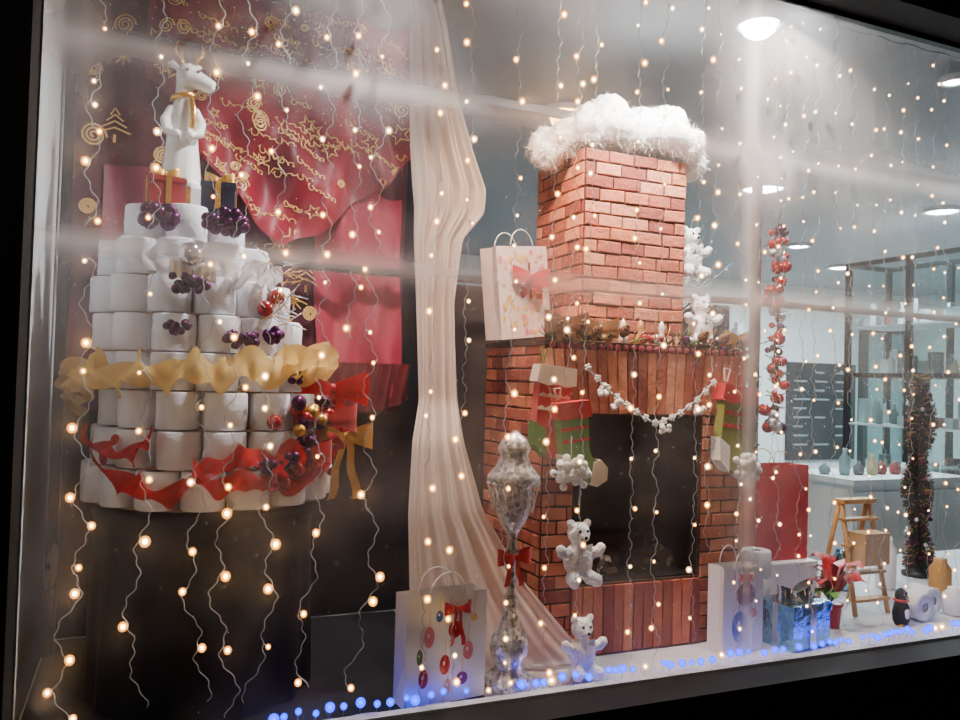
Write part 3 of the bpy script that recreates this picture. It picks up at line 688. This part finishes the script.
for k,(x,y) in enumerate(((3.45,.3),(3.62,.5),(3.75,.35),(3.55,.75),(3.3,.8))):
    h=(.12,.2,.14,.26,.2)[k]; b.lathe([(.04,0),(.05,.01),(.05,h*.75),(.03,h*.9),(.03,h),(.001,h)],(x,y,.502),(WHITEP,WOODL,CERAM,WHITEP,BLUEF)[k],16)
b.done('cosmetic_jars',(3.5,.5,.502))

# ------------------------------------------------------------------ shop interior
GLS,nt,o=newmat('shelf_glass'); g=nt.nodes.new('ShaderNodeBsdfGlossy'); g.inputs['Roughness'].default_value=.05; g.inputs[0].default_value=(.7,.85,.85,1); t=nt.nodes.new('ShaderNodeBsdfTransparent'); t.inputs[0].default_value=(.85,.95,.95,1); mm=nt.nodes.new('ShaderNodeMixShader'); mm.inputs[0].default_value=.12
nt.links.new(t.outputs[0],mm.inputs[1]); nt.links.new(g.outputs[0],mm.inputs[2]); nt.links.new(mm.outputs[0],o.inputs[0])
PROD=[P('product_%d'%i,c,.4) for i,c in enumerate(((.6,.6,.6),(.3,.08,.08),(.2,.3,.32),(.45,.4,.25),(.15,.15,.17),(.55,.6,.6),(.6,.62,.65)))]
def cabinet(name,x0,x1,y0,y1,h,levels):
    b=B()
    for x in (x0,x1):
        for y in (y0,(y0+y1)/2,y1): b.bb(x-.022,x+.022,y-.022,y+.022,0.001,h,DARK)
    for z in (0.1,h-.02,h*.62):
        for x in (x0,x1): b.bb(x-.02,x+.02,y0,y1,z-.02,z+.02,DARK)
        for y in (y0,y1): b.bb(x0,x1,y-.02,y+.02,z-.02,z+.02,DARK)
    for k in range(levels):
        z=.35+(h-.5)*k/levels; b.bb(x0,x1,y0,y1,z-.008,z+.008,WHITEP)
        y=y0+.08
        while y<y1-.08:
            x=x0+.12
            while x<x1-.1:
                hh=random.uniform(.08,.24); m=random.choice(PROD)
                if random.random()<.5: b.box((x,y,z+.008+hh/2),(.07,.07,hh),m)
                else: b.lathe([(.03,0),(.035,.02),(.035,hh*.6),(.012,hh*.75),(.012,hh)],(x,y,z+.008),m,12)
                x+=random.uniform(.12,.2)
            y+=random.uniform(.15,.25)
    b.bb(x0-.004,x0+.004,y0,y1,.12,h-.04,GLS)
    b.done(name,(x0,y0,0))
cabinet('glass_display_cabinet',5.9,6.4,1.9,3.15,2.66,5)
b=B(); b.bb(4.6,5.7,1.9,2.45,.001,.85,WHITEP); b.bb(4.55,5.75,1.85,2.5,.851,.89,WALLW)
for k in range(4): b.bb(4.62+.27*k,4.87+.27*k,1.885,1.899,.1,.8,WALLW)
b.done('shop_counter',(5.1,2.2,0))
b=B()
for k in range(9):
    x=4.65+k*.12; hh=random.uniform(.08,.25); b.lathe([(.03,0),(.04,.02),(.04,hh*.6),(.015,hh*.8),(.015,hh)],(x,2.1+.15*random.random(),.891),random.choice(PROD),14)
b.done('counter_products',(5.1,2.2,.891))
BOARD=P('chalkboard',(.015,.02,.025),.5)
b=B(); b.bb(8.5,9.8,6.55,6.595,.5,1.9,BOARD)
TXT=P('chalk_lines',(.22,.26,.27),.8)
for k in range(9):
    for j in range(3):
        if random.random()<.8: b.bb(8.6+.4*j,8.6+.4*j+random.uniform(.15,.32),6.54,6.549,1.75-.13*k,1.775-.13*k,TXT)
b.done('menu_board',(9.1,6.58,.5))
b=B(); b.bb(3.2,7.6,6.2,6.59,.001,2.3,PLAT)
for k in range(5):
    b.bb(3.2,7.6,6.1,6.2,.3+.45*k,.32+.45*k,DARK)
    x=3.3
    while x<7.5: hh=random.uniform(.1,.3); b.box((x,6.15,.32+.45*k+hh/2),(.09,.07,hh),random.choice(PROD)); x+=random.uniform(.12,.25)
b.done('wall_shelving',(5,6.3,0))
b=B(); b.bb(9.9,10.0,6.5,6.595,0,2.5,DARK); b.bb(10.8,10.9,6.5,6.595,0,2.5,DARK); b.bb(9.9,10.9,6.5,6.595,2.4,2.5,DARK); b.bb(10.0,10.8,6.56,6.59,0,2.4,P('door_panel',(.2,.35,.36),.3)); b.done('door_1',(10.4,6.55,0))

# ------------------------------------------------------------------ lights
def fixture(name,x,y,z,r,mat,energy,col,size,aim=None,drop=0,spread=None):
    b=B(); b.lathe([(r*1.25,0),(r*1.3,-.02),(r*1.1,-.03),(r,-.012)],(x,y,z),PLAT,24); b.lathe([(r,-.013),(r*.8,-.022-drop*.6),(r*.5,-.024-drop*.9),(.001,-.025-drop)],(x,y,z),mat,24,cap=False)
    ob=b.done(name,(x,y,z))
    if energy:
        l=bpy.data.lights.new(name+'_light','AREA'); l.shape='DISK'; l.size=size; l.energy=energy; l.color=col
        if spread: l.spread=math.radians(spread)
        lo=bpy.data.objects.new(name+'_light',l); COL.objects.link(lo); lo.parent=ob; lo.location=(0,0,-.045-drop)
        if aim:
            d=Vector(aim)-Vector((x,y,z)); lo.rotation_euler=d.to_track_quat('-Z','Y').to_euler()
    return ob
fixture('window_spotlight',2.2,.24,2.96,.075,LAMPC,22,(1,.91,.80),.12,(1.85,.5,1.6),drop=.05)
fixture('window_spotlight.001',.75,.22,2.96,.05,LAMPC,15,(1,.94,.95),.12,(.25,.5,1.6),spread=105)
fixture('window_spotlight.002',3.4,.3,2.96,.05,LAMPC,12,(.88,.97,1),.12,(3.2,.6,.5))
fixture('added_snow_spot',1.75,.13,2.985,.04,LAMPC,17,(1,.95,.92),.10,(1.9,.6,2.5),spread=110)  # added lamp, unseen above the frame, brightens the chimney snow
fixture('window_spotlight.004',1.1,.16,2.96,.04,LAMPW,15,(1,.64,.42),.12,(1.75,.6,1.6),spread=90)
fixture('ceiling_downlight',5.94,2.27,2.998,.12,LAMPC,70,(.80,.97,1),.3)
fixture('ceiling_downlight.001',7.7,4.9,2.998,.14,LAMPC,120,(.84,.98,1),.3)
fixture('ceiling_downlight.002',6.2,4.07,2.998,.10,LAMPC,90,(.84,.98,1),.3)
fixture('ceiling_downlight.003',4.2,2.4,2.998,.14,LAMPC,36,(.80,.96,1),.3)
fixture('ceiling_downlight.005',9.5,3.5,2.998,.14,LAMPC,140,(.84,.98,1),.3)
fixture('warm_ceiling_lamp',2.07,1.58,2.99,.09,LAMPW,14,(1,.55,.2),.12,drop=.09)
b=B(); b.tube([(-.9,-4.9,0),(-.9,-4.9,4.0),(-.85,-4.7,4.25),(-.75,-4.4,4.3)],[.06,.045,.04,.03],DARK,10); b.lathe([(.03,.06),(.14,.03),(.16,-.02),(.12,-.03),(.001,-.03)],(-.75,-4.3,4.28),DARK,20)  # added lamp behind the camera, flat fill for display fronts and glass
sl0=b.done('street_lamp',(-.9,-4.9,0))  # added fill lamp behind the camera
l=bpy.data.lights.new('street_lamp_light','AREA'); l.shape='DISK'; l.size=.25; l.energy=26; l.color=(1,.76,.60)  # light of the added lamp, flat fill from the front
lo=bpy.data.objects.new('street_lamp_light',l); COL.objects.link(lo); lo.parent=sl0; lo.location=(.15,.6,4.2); lo.rotation_euler=(Vector((1.2,.3,1.2))-Vector((-.75,-4.3,4.2))).to_track_quat('-Z','Y').to_euler()

# ------------------------------------------------------------------ string lights
strands=[(-.125,.60),(.02,.62),(.16,.62),(.25,.56),(.345,.60),(.47,.62),(.55,1.6),(.63,.60),(.80,.55),(.914,.55),(1.066,.55),(1.214,.58),(1.29,1.5),(1.362,.56),(1.517,.55),(1.63,.56),(1.784,.60),(1.86,.9),(1.95,.56),(2.065,.6),(2.12,1.2),(2.18,.62),(2.26,.8),(2.33,.6),(2.42,.7),(2.505,.6),(2.60,.7),(2.69,.58),(2.77,.8),(2.858,.6),(2.95,.7),(3.03,.6),(3.12,.7),(3.2,.6)]
w=B(); bl=B(); spots=[]
for si,(sx,zend) in enumerate(strands):
    ph=random.uniform(0,6); z=2.92; pts=[]; drift=0; nxt=2.92-random.uniform(.02,.25); loose=random.uniform(.003,.012); yb=.045+.012*(si%2)
    if sx<.7: loose+=.006
    while z>zend:
        low_=max(0,(1.25-z))*(.06 if sx<.7 else .015)
        x=sx+drift+loose*math.sin(z*38+ph)+.004*math.sin(z*150)+low_*math.sin(z*9+ph); y=yb+.006*math.cos(z*60+ph)
        p=Vector((x,y,z)); pts.append(p)
        if z<nxt:
            big=(sx<.75 and z<1.2); far=sx>1.9
            r=random.uniform(.007,.014) if big else (random.uniform(.004,.0085) if far else random.uniform(.0055,.0120))
            side=random.choice((-1,1)); q=p+Vector((side*.012,-.004,-.008)); w.tube([p,q],.0018,WIRE,4)
            warm=random.random()<(.8 if sx<1 else .6)
            bl.sph(q,r*.5,BULB if warm else BULBW,(1,1,1.15),10,8); bl.sph(q,r,HALOW if (warm or big) else HALOWW,(1,1,1.1),12,8)
            if random.random()<.12: spots.append(q)
            nxt=z-random.choice((random.uniform(.06,.12),random.uniform(.12,.24),random.uniform(.12,.24)))
        z-=.008; drift+=random.uniform(-.0012,.0012)
    w.tube(pts,.0012,WIRE,4)
w.tube([(-.24+.03*k,.06,2.905+.004*math.sin(k)) for k in range(118)],.003,WIRE,5)
sl=w.done('string_light_curtain',(1.4,.06,2.9)); bl.done('warm_bulbs',(1.4,.06,2.9),parent=sl)
def glow(name,q,parent,e,col):
    l=bpy.data.lights.new(name,'POINT'); l.energy=e; l.color=col; l.shadow_soft_size=.006
    lo=bpy.data.objects.new(name,l); COL.objects.link(lo); lo.parent=parent; lo.location=Vector(q)-parent.location
for i,q in enumerate(spots[::3][:12]): glow('bulb_light_%d'%i,q,sl,.35,(1,.42,.14))
w=B(); bl=B(); pts=[]
x=.42
while x<3.4:
    pts.append((x,.085+.006*math.sin(x*23),.510+.003*math.sin(x*31)))
    x+=.02
w.tube(pts,.002,WIRE,4); x=.38; bs_=[]
while x<3.4:
    q=(x,.076,.543+random.uniform(-.006,.010)); bu=random.random()<.92; r=random.uniform(.009,.0155)
    w.tube([(x,.085,.51),q],.0012,WIRE,4)
    bl.sph(q,r*.4,BULBB if bu else BULBW,seg=10,rings=8); bl.sph(q,r,HALOB if bu else HALOWW,seg=12,rings=8); bs_.append(q)
    x+=random.choice((.028,.04,.05,.075))
sl=w.done('blue_led_string',(1.5,.07,.52)); bl.done('blue_bulbs',(1.5,.07,.52),parent=sl)
for i,q in enumerate(bs_[1::6]): glow('blue_led_light_%d'%i,Vector(q),sl,.6,(.01,.09,1))

# ------------------------------------------------------------------ world, camera
wd=bpy.data.worlds.new('night'); bpy.context.scene.world=wd; wd.use_nodes=True
wd.node_tree.nodes['Background'].inputs[0].default_value=(.02,.03,.06,1); wd.node_tree.nodes['Background'].inputs[1].default_value=.12
cam=bpy.data.cameras.new('camera'); co=bpy.data.objects.new('camera',cam); COL.objects.link(co)
cam.lens=30; cam.sensor_width=36; cam.clip_start=.05
co.matrix_world=Matrix.Translation((0,-2.22,1.5))@Matrix.Rotation(-math.radians(23),4,'Z')@Matrix.Rotation(math.radians(91.5),4,'X')@Matrix.Rotation(math.radians(1.65),4,'Z')
bpy.context.scene.camera=co
